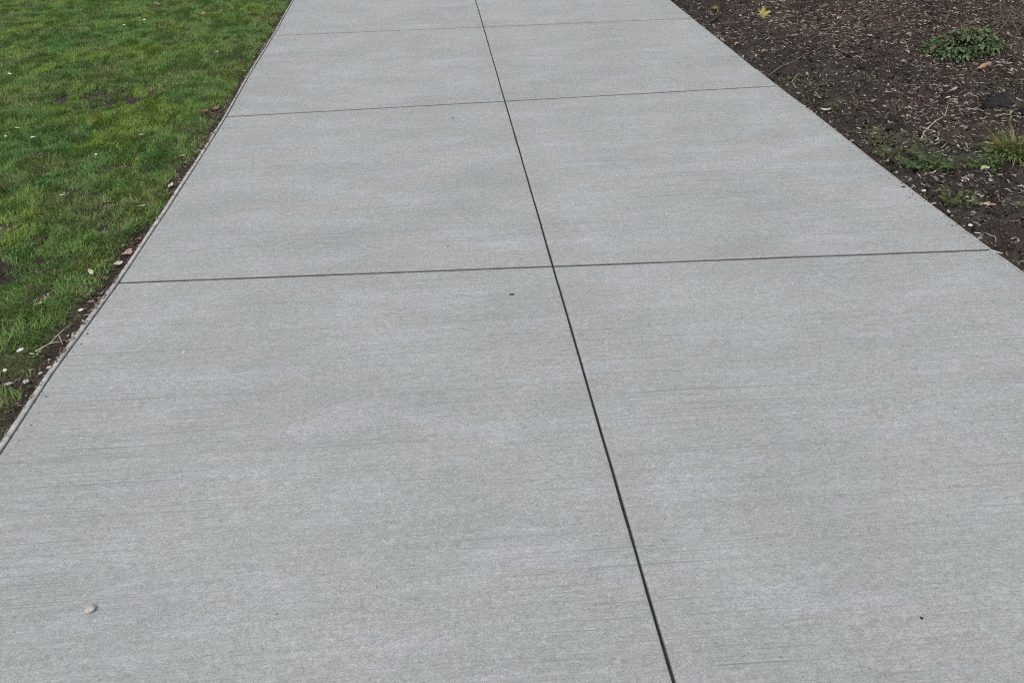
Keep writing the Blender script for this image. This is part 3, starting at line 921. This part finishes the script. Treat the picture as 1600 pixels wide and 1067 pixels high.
# the low evergreen shrub: each leaf a part, all sharing three meshes
def shrub(x, y):
    z0 = float(bed_h(x, y))
    root = thing('shrub', 'low spreading evergreen shrub with toothed green and reddish leaves', 'shrub', (x, y, z0))
    def toothed(name, cols, seed):
        r = random.Random(seed)
        v, f, c = [], [], []
        m = 8
        for i in range(m + 1):
            u = i / m
            w = 0.5 * (math.sin(math.pi * (u * 0.92 + 0.05)) ** 0.7) * (1.12 if i % 2 else 0.84)
            if i == m: w = 0.02
            zc = -0.30 * u * u
            v += [(u, -w, zc + 0.15 * w), (u, 0, zc), (u, w, zc + 0.15 * w)]
            for q in range(3):
                c.append(np.array(cols[0]) * (1 - u * 0.3) + np.array(cols[1]) * u * 0.3 if q != 1 else np.array(cols[1]))
        for i in range(m):
            a = i * 3
            f += [(a, a + 3, a + 4, a + 1), (a + 1, a + 4, a + 5, a + 2)]
        me = np_mesh(name, np.array(v), np.array(f), np.array(c), True)
        me.materials.append(M['gloss_leaf'])
        return me
    kinds = [toothed('leaf', ((0.085, 0.165, 0.070), (0.14, 0.22, 0.105)), 1), toothed('leaf', ((0.125, 0.180, 0.078), (0.17, 0.22, 0.105)), 2),
             toothed('leaf', ((0.055, 0.120, 0.056), (0.09, 0.16, 0.08)), 3), toothed('leaf', ((0.20, 0.075, 0.045), (0.24, 0.12, 0.07)), 4),
             toothed('leaf', ((0.12, 0.115, 0.06), (0.16, 0.15, 0.085)), 5)]
    stems = []
    RX, RY, H = 0.265, 0.20, 0.105
    cnt = 0
    for s in range(36):
        a = 2.39996 * s + random.uniform(-.12, .12)
        q = math.sqrt((s + 0.6) / 36)
        e = Vector((RX * q * math.cos(a), RY * q * math.sin(a), 0))
        gz = float(bed_h(x + e.x, y + e.y)) - z0
        e.z = gz + 0.025 + H * (1 - q * q) * random.uniform(0.85, 1.1)
        b = Vector((e.x * 0.15, e.y * 0.15, -0.01))
        mid = (b + e) / 2; mid.z = max(e.z, 0.03) * 0.85 + 0.02
        pts = [b, mid, e]
        stems.append((pts, (0.004, 0.003, 0.0015)))
        for i in range(8):                              # leaves in pairs along the stem, the last at the tip
            t = 0.34 + 0.66 * i / 7
            p = (1 - t) ** 2 * pts[0] + 2 * t * (1 - t) * pts[1] + t * t * pts[2]
            la = a + (0 if i == 7 else (1 if i % 2 else -1) * random.uniform(0.6, 1.15))
            red = q < 0.72 and math.cos(a - 2.0) > 0.1
            kk = random.choices(range(5), (4, 3, 3, 2.2 if red else 0.15, 1.6 if red else 0.5))[0]
            o = link('leaf', kinds[kk], None, root, p)
            L = random.uniform(0.038, 0.058)
            o.scale = (L, L * random.uniform(0.42, 0.58), L)
            o.rotation_euler = (random.uniform(-.35, .35), random.uniform(-0.35, 0.35) + 0.35 * q, la)
            cnt += 1
    link('stem', tube_mesh('stem', stems, 5), M['dark_bark'], root)
    # small young leaves filling the dome between the large ones
    n = 2200
    a = rng.random(n) * 6.283; q = np.sqrt(rng.random(n)) * 0.98
    ex, ey = RX * q * np.cos(a), RY * q * np.sin(a)
    ez = bed_h(x + ex, y + ey) - z0 + 0.012 + (H * (1 - q * q) + 0.012) * (1 - 0.55 * rng.random(n) ** 2)
    colr = np.where(rng.random((n, 1)) < 0.16 * (q[:, None] < 0.7), np.array([[0.20, 0.09, 0.055]]), np.array([[0.135, 0.200, 0.088]])) * rng.uniform(0.55, 1.4, (n, 1))
    top = sstep(0.55, 1.0, (ez - (bed_h(x + ex, y + ey) - z0)) / H)[:, None]
    colr = colr * (1 - 0.6 * top) + 0.6 * top * np.array([[0.16, 0.165, 0.09]]) * rng.uniform(0.7, 1.3, (n, 1))
    L = rng.uniform(0.018, 0.034, n)
    fo = link('foliage', leaves_mesh('foliage', np.stack([ex, ey, ez], 1), a + rng.normal(0, 0.8, n), rng.uniform(-0.5, 0.8, n), L, L * 0.45, colr), M['gloss_leaf'], root)
    fo['kind'] = 'stuff'
    print('shrub leaves', cnt)
shrub(3.13, 5.06)

# bare twiggy stems at the top right corner
def bare_shrub(label, x, y, specs, mat, side=3):
    z0 = float(bed_h(x, y)) - 0.01
    root = thing('bare_shrub', label, 'shrub', (x, y, z0))
    for (pts, r0, k) in specs:
        rad = np.linspace(r0, r0 * 0.4, len(pts))
        st = link('stem', tube_mesh('stem', [(pts, rad)], 6), mat, root)
        for t in range(k):
            i = random.randrange(1, len(pts) - 1)
            p = Vector(pts[i]); d = Vector((random.uniform(-1, 1), random.uniform(-.6, .6), random.uniform(0.2, 1))).normalized()
            L = random.uniform(0.06, 0.16)
            q = [p, p + d * L * 0.5 + Vector((0, 0, 0.008)), p + d * L]
            link('twig', tube_mesh('twig', [(q, (r0 * 0.4, r0 * 0.3, r0 * 0.15))], 5), mat, st)
    return root
bare_shrub('dark curved leafless stem rising behind the low evergreen shrub', 3.42, 5.12,
           [([(0, 0, 0), (-0.03, 0.04, 0.07), (-0.075, 0.06, 0.14), (-0.10, 0.05, 0.22), (-0.115, 0.03, 0.29)], 0.0055, 2),
            ([(0.0, 0.01, 0), (-0.07, 0.08, 0.10), (-0.105, 0.12, 0.17), (-0.12, 0.14, 0.22)], 0.0035, 1)], M['dark_bark'])
bare_shrub('reddish brown bare shrub with forked twigs in the far right corner', 3.56, 5.30,
           [([(-0.06, 0, 0), (0.0, 0.0, 0.10), (0.035, 0.02, 0.20), (0.05, 0.0, 0.34), (0.11, 0.02, 0.5)], 0.006, 3),
            ([(0.02, 0.03, 0), (0.08, 0.05, 0.12), (0.11, 0.02, 0.26), (0.17, 0.06, 0.42)], 0.005, 4),
            ([(0.05, -0.04, 0), (0.10, -0.05, 0.10), (0.20, -0.02, 0.2), (0.24, 0.02, 0.36)], 0.0045, 3),
            ([(0.0, 0.08, 0), (0.03, 0.12, 0.13), (0.0, 0.17, 0.26), (0.03, 0.2, 0.4)], 0.004, 3)], M['bark'])

TANGLE = []
for i in range(14):
    cx, cy, ta, tl = random.uniform(-.3, .3), random.uniform(-.35, .35), random.uniform(0, 3.14), random.uniform(0.10, 0.24)
    dx, dy = math.cos(ta) * tl, math.sin(ta) * tl
    TANGLE.append(([(cx - dx, cy - dy, 0.012), (cx - dx * .3, cy - dy * .3, random.uniform(.03, .08)), (cx + dx * .4, cy + dy * .4 + .02, random.uniform(.03, .09)), (cx + dx, cy + dy, random.uniform(.01, .06))], random.uniform(.002, .004), 2))
bare_shrub('low tangle of grey twigs lying at the foot of the reddish brown shrub', 3.72, 5.42,
           [([(-0.25, -0.1, 0.01), (-0.10, 0.0, 0.05), (0.05, 0.05, 0.07), (0.2, 0.02, 0.03)], 0.005, 3),
            ([(-0.2, 0.2, 0.01), (-0.05, 0.08, 0.07), (0.08, -0.05, 0.06), (0.18, -0.2, 0.02)], 0.0045, 3),
            ([(-0.1, -0.22, 0.01), (-0.05, -0.05, 0.06), (0.02, 0.1, 0.08), (0.06, 0.26, 0.05)], 0.004, 3),
            ([(-0.32, 0.1, 0.01), (-0.15, 0.16, 0.04), (0.0, 0.18, 0.06), (0.15, 0.24, 0.02)], 0.004, 2)] + TANGLE, M['bark'])

# ================================================================== SINGLE LEAVES, CHIPS, STONES, TWIGS
def put(name, me, mat, label, cat, x, y, dz=0.004, rz=0.0, group=None, tilt=(0, 0), where=None):
    if where == 'path': z = 0.0
    elif x > 1.7: z = float(bed_h(x, y))
    else: z = float(lawn_h(x, y))
    o = link(name, me, mat, None, (x, y, z + dz))
    o.rotation_euler = (tilt[0], tilt[1], rz)
    return tag(o, label, cat, group)

def twig(label, pts, r, mat, name='twig', branches=(), group=None, lift=0.006):
    """pts as (x, y, height above soil); branches: (index, dx, dy, dz)"""
    x0, y0, _ = pts[0]
    hf = bed_h if x0 > 1.7 else lawn_h
    z0 = float(hf(x0, y0))
    P = [Vector((x - x0, y - y0, float(hf(x, y)) - z0 + h + lift)) for x, y, h in pts]
    root = thing(name, label, 'twig', (x0, y0, z0), 0, group)
    link('stem', tube_mesh('stem', [(P, np.linspace(r, r * 0.5, len(P)))], 6), mat, root)
    for i, dx, dy, dz in branches:
        a = P[i]; b = a + Vector((dx, dy, dz))
        link('side_twig', tube_mesh('side_twig', [([a, (a + b) / 2 + Vector((0, 0, 0.004)), b], (r * 0.6, r * 0.5, r * 0.3))], 5), mat, root)
    return root

# --- on the concrete
put('pebble', stone_mesh('pebble', 0.0130, 0.0105, 0.0085, 3), M['pebble'], 'pale pinkish pebble lying on the front left concrete panel', 'pebble', -1.282, 1.191, 0.0068, 0.5, where='path')
put('stone_chip', stone_mesh('stone_chip', 0.0068, 0.0050, 0.0042, 8, 1), M['white_chip'], 'tiny white chip on the concrete near the lawn side edging', 'stone chip', -1.325, 2.222, 0.003, 0.3, where='path')
put('twig_bit', tube_mesh('twig_bit', [([(-0.010, 0, 0), (-0.003, 0.001, 0.001), (0.004, 0, 0.0008), (0.011, -0.001, 0)], (0.0015, 0.0024, 0.0024, 0.0012))], 5), M['dark_bark'], 'short black twig bit on concrete just before the joint crossing', 'twig', -0.184, 2.455, 0.0026, 0.0, where='path')
put('soil_crumb', stone_mesh('soil_crumb', 0.0046, 0.0032, 0.003, 12, 1), M['dark_bark'], 'dark soil crumb on the front right concrete panel', 'crumb', 0.588, 0.963, 0.002, 2.2, where='path')
put('soil_crumb', stone_mesh('soil_crumb', 0.0042, 0.003, 0.003, 13, 1), M['dark_bark'], 'small dark crumb on concrete beyond the nearest cross joint', 'crumb', -0.411, 2.878, 0.002, 0.2, where='path')
put('soil_crumb', stone_mesh('soil_crumb', 0.007, 0.0045, 0.004, 14, 1), M['dark_bark'], 'dark crumb on concrete just before the middle cross joint', 'crumb', -0.333, 4.493, 0.002, 0.9, where='path')

# --- on the lawn
chipg = 'white chips lying in the lawn'
def chip(label, x, y, L, w, seed, rz, mat='white_chip', dz=0.026, group=chipg, name='white_chip', cat='chip'):
    return put(name, stone_mesh(name, L / 2, w / 2, 0.005, seed, 1, 0.3), M[mat], label, cat, x, y, dz, rz, group, (random.uniform(-.2, .2), random.uniform(-.2, .2)))
chip('white chip in far grass, nearer the path of the two', -2.974, 7.54, 0.036, 0.026, 21, 0.2)
chip('white chip in far grass, further from the path of the two', -3.085, 7.34, 0.036, 0.024, 22, -0.1)
chip('slender white chip in grass at the far left edge of view', -3.445, 5.914, 0.044, 0.017, 23, -0.35)
chip('long white chip in grass behind another slanting one', -2.902, 4.721, 0.032, 0.015, 24, 0.1)
chip('bright slanting white chip in grass, nearest the camera of a trio', -2.736, 4.525, 0.036, 0.016, 25, 0.7)
chip('smallest white chip of a trio in grass at left', -2.899, 4.559, 0.016, 0.013, 26, 0.0)
chip('white chip in grass below the orange red leaf scrap', -2.27, 4.181, 0.02, 0.018, 27, 1.0)
chip('pale chip in grass beside a small straw patch', -2.244, 3.637, 0.034, 0.013, 28, 0.2, 'pale_leaf')
chip('white chip on bare soil beside the nearer cross joint end', -1.794, 2.577, 0.022, 0.018, 29, 0.4, dz=0.012)
chip('white angular chip in near grass by the soil gap', -1.895, 2.305, 0.026, 0.020, 30, 0.9, dz=0.024)
chip('rounded whitish chip in the litter patch near the edging', -1.824, 2.155, 0.024, 0.022, 31, 0.2, 'pebble', 0.012)
chip('white chip at the left end of the litter patch', -1.905, 2.203, 0.022, 0.016, 32, -0.3, dz=0.02)
chip('pale curled chip in front of the litter patch', -1.872, 2.14, 0.028, 0.015, 33, 0.5, 'pale_leaf', 0.018)
chip('grey white chip in the litter patch, closest to the edging', -1.79, 2.19, 0.018, 0.012, 34, 0.1, 'pebble', 0.012)
twig('thin bleached sliver of straw in the far grass', [(-3.09, 8.30, 0.03), (-3.06, 8.25, 0.032), (-3.02, 8.20, 0.03)], 0.006, M['pale_wood'], 'straw')
leafg = 'fallen leaves on the lawn'
def leaf(label, x, y, L, Wd, mat, seed, rz, curl=0.3, fold=0.3, lobes=0, dz=0.02, group=leafg, name='fallen_leaf', tilt=None):
    return put(name, leaf_mesh(name, L, Wd, curl, fold, lobes, seed, 0.4), M[mat], label, 'leaf', x, y, dz, rz, group,
               tilt or (random.uniform(-.25, .25), random.uniform(-.25, .25)))
leaf('tan brown curled leaf in the far grass near the path', -2.523, 7.745, 0.085, 0.04, 'tan_leaf', 41, 0.1)
leaf('orange red leaf scrap in the middle of the lawn', -2.458, 4.723, 0.042, 0.022, 'red_leaf', 42, -0.15, dz=0.028)
leaf('red brown leaf by the edging at the middle cross joint', -1.86, 4.87, 0.060, 0.026, 'rust_leaf', 43, 0.3, dz=0.014, tilt=(0.1, 0.1))
leaf('second red brown leaf touching the first by the cross joint', -1.80, 4.93, 0.055, 0.035, 'brown_leaf', 44, 0.3)
leaf('grey brown leaf in grass right of the white chips', -2.147, 4.523, 0.042, 0.026, 'pink_leaf', 45, 0.4, dz=0.015)
leaf('dull brown leaf in the grass beside a bare scrape', -2.10, 6.29, 0.07, 0.035, 'pink_leaf', 46, 0.2)
leaf('dry pink brown leaf on soil where the edging bends', -1.80, 4.10, 0.055, 0.026, 'pink_leaf', 47, 1.0, dz=0.012)
leaf('cream leaf against the edging beyond the pinkish leaves', -1.775, 3.76, 0.05, 0.022, 'pale_leaf', 48, 1.4, dz=0.012)
leaf('large pinkish curled leaf against the edging', -1.768, 3.035, 0.062, 0.032, 'pink_leaf', 49, 1.25, 0.5, dz=0.016)
leaf('whitish leaf against the edging in front of the pinkish curled one', -1.775, 2.945, 0.042, 0.026, 'pale_leaf', 50, 0.4, dz=0.014)
leaf('brown leaf against the edging behind the pinkish curled one', -1.763, 3.16, 0.050, 0.026, 'brown_leaf', 51, 1.1, dz=0.014)
leaf('pale sliver of leaf in grass close to the edging', -1.825, 3.47, 0.034, 0.012, 'pale_leaf', 52, 0.1, dz=0.028)
leaf('pale leaf in grass next to the nearer cross joint', -1.842, 2.844, 0.036, 0.018, 'pale_leaf', 53, -0.9, dz=0.024)
leaf('dusky pink leaf scrap in near grass beside the soil gap', -1.96, 2.62, 0.03, 0.018, 'pink_leaf', 54, 0.5, dz=0.02)
twig('forked pale twig lying over bare soil by the edging', [(-1.845, 2.30, 0.01), (-1.815, 2.345, 0.022), (-1.80, 2.39, 0.03), (-1.785, 2.47, 0.03)], 0.0028, M['pale_leaf'],
     branches=((1, 0.035, 0.012, -0.006), (2, 0.03, -0.05, -0.012)), lift=0.008)

# --- on the soil bed
bedl = 'fallen leaves on the soil bed'
def lobed_leaf(name, size, seed):
    r = random.Random(seed)
    bm = bmesh.new()
    c = bm.verts.new((0, 0, 0.006)); ring = []
    tips = 5; m = tips * 6
    for k in range(m):
        a = -2.5 + 5.0 * k / (m - 1)
        u = (k % 6) / 6
        rad = size * (0.48 + 0.52 * abs(math.cos(math.pi * u)) ** 1.2) * (1.0 if abs(a) < 1.6 else 0.72) * r.uniform(0.92, 1.08)
        ring.append(bm.verts.new((rad * math.cos(a), rad * math.sin(a), 0.18 * rad * abs(math.sin(a * 2.5)) + r.uniform(-.004, .004))))
    for a, b in zip(ring, ring[1:]): bm.faces.new((c, a, b))
    s0 = bm.verts.new((-size * 0.8, 0.004, 0.012)); s1 = bm.verts.new((-size * 0.8, -0.004, 0.008))
    bm.faces.new((c, ring[-1], s0)); bm.faces.new((c, s0, s1)); bm.faces.new((c, s1, ring[0]))
    bmesh.ops.recalc_face_normals(bm, faces=bm.faces)
    bmesh.ops.solidify(bm, geom=bm.faces[:], thickness=0.0008)
    me = bpy.data.meshes.new(name); bm.to_mesh(me); bm.free()
    return me
put('fallen_leaf', lobed_leaf('fallen_leaf', 0.072, 4), M['yellow_leaf'], 'bright yellow lobed leaf on the far soil bed', 'leaf', 2.345, 6.62, 0.018, 0.7, bedl, (0.45, -0.3))
put('fallen_leaf', lobed_leaf('fallen_leaf', 0.06, 9), M['olive_leaf'], 'dull yellow green leaf at the far end beside the path', 'leaf', 2.10, 7.08, 0.014, 0.2, bedl, (0.1, 0.1))
leaf('long tan leaf on the soil in front of the shrub', 3.09, 4.74, 0.125, 0.036, 'tan_leaf', 61, 0.32, 0.1, group=bedl, dz=0.014)
leaf('pinkish white triangular leaf left of the shrub', 2.69, 4.99, 0.052, 0.042, 'pink_leaf', 62, 0.6, 0.2, group=bedl, dz=0.016)
leaf('tan leaf tucked under the front of the shrub', 3.02, 4.97, 0.09, 0.034, 'tan_leaf', 63, 0.4, 0.1, group=bedl, dz=0.01)
leaf('pinkish tan round leaf lying on soil nearest the camera', 2.001, 2.924, 0.046, 0.036, 'tan_leaf', 64, 0.4, 0.25, group=bedl, dz=0.012)
leaf('pale green leaf at the foot of the grass clump', 2.177, 3.262, 0.056, 0.034, 'green_leaf', 65, 0.5, 0.15, group=bedl, dz=0.02)
leaf('narrow pale green leaf tip below the pale green leaf', 2.185, 3.215, 0.034, 0.014, 'green_leaf', 66, 1.0, 0.15, group=bedl, dz=0.02)
leaf('cream leaf on the path edge at the far right', 1.84, 5.81, 0.045, 0.03, 'pale_leaf', 67, 0.9, 0.3, group=bedl, dz=0.022)
leaf('whitish curled leaf on the edge beyond the middle joint', 1.85, 4.29, 0.06, 0.022, 'pale_leaf', 68, -0.6, 0.5, group=bedl, dz=0.02)
leaf('pale pink leaf among reddish mulch in front of the shrub', 3.30, 4.92, 0.08, 0.028, 'pink_leaf', 69, 0.5, 0.2, group=bedl, dz=0.014)
leaf('cream leaf on soil between the small sprig and the shrub', 2.62, 4.30, 0.06, 0.02, 'pink_leaf', 70, 0.4, 0.3, group=bedl, dz=0.014)
leaf('ochre leaf heap piece at the far back of the bed', 3.30, 5.95, 0.09, 0.05, 'tan_leaf', 71, 0.3, 0.3, group=bedl, dz=0.02)
leaf('dry whitish leaf standing at the path edge near the joint', 1.815, 2.93, 0.034, 0.016, 'pale_leaf', 72, 1.2, 0.5, group=bedl, dz=0.014)
bedc = 'white stones on the soil bed'
def bedchip(label, x, y, L, w, seed, rz, mat='white_chip', h=0.010):
    return put('white_stone', stone_mesh('white_stone', L / 2, w / 2, h / 2, seed, 2, 0.2), M[mat], label, 'stone', x, y, 0.008, rz, bedc)
bedchip('white flat stone on soil below the largest weed', 1.84, 3.18, 0.032, 0.021, 81, 0.3)
bedchip('white flat stone just right of the small bushy weed', 2.002, 3.092, 0.022, 0.015, 82, -0.4)
bedchip('round white stone against the path edge nearest the camera', 1.829, 2.79, 0.022, 0.020, 83, 0.2)
bedchip('white stone left of the yellow green grass clump top', 2.526, 3.72, 0.02, 0.016, 84, 0.1)
bedchip('oval white stone on soil above the largest weed', 2.258, 3.839, 0.021, 0.017, 85, 0.6)
bedchip('tiny white stone at the lower side of the thin olive weed', 1.853, 3.546, 0.013, 0.011, 86, 0.2)
bedchip('bright white stone beside the yellow lobed leaf', 2.149, 6.62, 0.030, 0.022, 87, 0.9)
bedchip('smaller white stone in front of the bright one by the yellow leaf', 2.14, 6.47, 0.022, 0.016, 88, 0.3)
bedchip('long whitish stone between path and yellow leaf', 2.081, 6.29, 0.036, 0.022, 89, 0.5, 'pebble')
bedchip('white stone on reddish mulch in front of the yellow leaf', 2.289, 5.922, 0.032, 0.025, 90, 0.1)
bedchip('pale stone left of another white stone on reddish mulch', 2.205, 5.97, 0.028, 0.018, 91, 0.4, 'pebble')
bedchip('white stone standing alone behind the shrub top', 3.25, 5.62, 0.026, 0.018, 92, 0.2)
bedchip('small white stone on soil left of the shrub', 2.83, 5.55, 0.016, 0.015, 93, 0.2)
bedchip('pale grey stone half sunk above the largest weed', 2.15, 3.56, 0.034, 0.020, 94, 0.2, 'grey_stone', 0.02)
clodg = 'black soil clods'
for i, (x, y, a, b, c, lab) in enumerate([(2.74, 4.06, 0.085, 0.065, 0.042, 'largest black soil clod of the heap right of the mulch streak'),
                                          (2.62, 4.08, 0.055, 0.050, 0.034, 'black soil clod on the left of the largest clod'),
                                          (2.83, 3.92, 0.062, 0.048, 0.036, 'black soil clod in front of the largest clod')]):
    put('soil_clod', stone_mesh('soil_clod', a, b, c, 100 + i, 3, 0.42), M['clod'], lab, 'soil clod', x, y, 0.006, 0.4 * i, clodg)
twig('long thin brown twig pointing at the path from the far bed', [(1.83, 5.12, 0.0), (1.95, 5.21, 0.006), (2.06, 5.27, 0.012), (2.2, 5.42, 0.012), (2.37, 5.55, 0.01), (2.52, 5.60, 0.0)], 0.0055, M['bark'])
twig('short brown twig lying beyond the long thin one', [(1.84, 5.50, 0.0), (1.93, 5.60, 0.01), (2.02, 5.67, 0.008)], 0.0045, M['bark'])
twig('pale crooked twig on the reddish mulch streak', [(2.13, 3.74, 0.004), (2.21, 3.85, 0.014), (2.31, 3.93, 0.016), (2.42, 4.02, 0.01), (2.47, 4.09, 0.004)], 0.0048, M['pale_wood'], branches=((1, 0.05, 0.0, 0.01), (3, 0.01, 0.07, 0.006)))
twig('grey twig left of the crooked one in the mulch streak', [(2.12, 4.10, 0.004), (2.22, 4.22, 0.012), (2.29, 4.36, 0.01)], 0.0042, M['bark'])
twig('bent pale twig beside the black soil clods', [(2.60, 3.86, 0.004), (2.66, 3.87, 0.02), (2.73, 3.86, 0.012)], 0.0032, M['pale_wood'])
twig('curved straw coloured twig beside the seedling at the path edge', [(1.86, 4.74, 0.0), (1.88, 4.86, 0.03), (1.96, 4.96, 0.035), (2.03, 4.95, 0.01)], 0.0026, M['pale_wood'])
twig('dark broken stick near the far path corner of the bed', [(1.87, 6.62, 0.004), (1.99, 6.70, 0.016), (2.14, 6.84, 0.022), (2.25, 6.86, 0.01)], 0.011, M['dark_bark'])

# pale wood chips, each beside something that can be found
chips = [stone_mesh('wood_chip', a, b, 0.003, 200 + i, 1, 0.35) for i, (a, b) in enumerate(((0.012, 0.006), (0.010, 0.007), (0.017, 0.005), (0.009, 0.006)))]
for c_ in chips: c_.materials.append(M['pale_wood'])
chips2 = [c_.copy() for c_ in chips]
for c_ in chips2: c_.materials[0] = M['pebble']
MARKS = [('the low evergreen shrub', 3.13, 5.06, 0.33, 0.26), ('the yellow lobed leaf', 2.345, 6.62, 0.12, 0.12), ('the long tan leaf', 3.09, 4.74, 0.11, 0.07),
         ('the pinkish white triangular leaf', 2.69, 4.99, 0.07, 0.07), ('the tiny pale green sprig', 2.345, 4.78, 0.12, 0.10), ('the largest dark green weed', 1.975, 3.43, 0.0, 0.2),
         ('the pinkish tan round leaf', 2.001, 2.924, 0.06, 0.06), ('the black soil clods', 2.73, 4.02, 0.20, 0.14), ('the small bushy weed', 1.925, 3.05, 0.12, 0.0),
         ('the thin olive weed', 1.955, 3.82, 0.19, 0.18), ('the pale crooked twig', 2.30, 3.92, 0.17, 0.16), ('the grey twig in the mulch streak', 2.21, 4.23, 0.12, 0.17),
         ('the dull yellow green leaf', 2.10, 7.08, 0.10, 0.09), ('the oval white stone', 2.258, 3.839, 0.05, 0.0), ('the leaf at the foot of the clump', 2.177, 3.262, 0.07, 0.08)]
n_ = 0
for nm, mx, my, ox, oy in MARKS:
    for wd, dx, dy in (('left of', -1, 0.1), ('right of', 1, -0.1), ('in front of', 0.1, -1), ('behind', -0.1, 1)):
        if (dx in (-1, 1) and ox == 0) or (dy in (-1, 1) and oy == 0): continue
        a, b = mx + dx * ox + random.uniform(-.012, .012), my + dy * oy + random.uniform(-.012, .012)
        if a - float(right_x(b)) < 0.03: continue
        o = link('wood_chip', (chips + chips2)[n_ % 8], None, None, (a, b, float(bed_h(a, b)) + 0.007))
        o.rotation_euler = (random.uniform(-.3, .3), random.uniform(-.3, .3), random.uniform(0, 6.28))
        k_ = ('pale', 'broad', 'slim', 'small')[n_ % 4]
        tag(o, f'{k_} wood chip just {wd} {nm}', 'wood chip', 'pale wood chips over the soil bed')
        n_ += 1
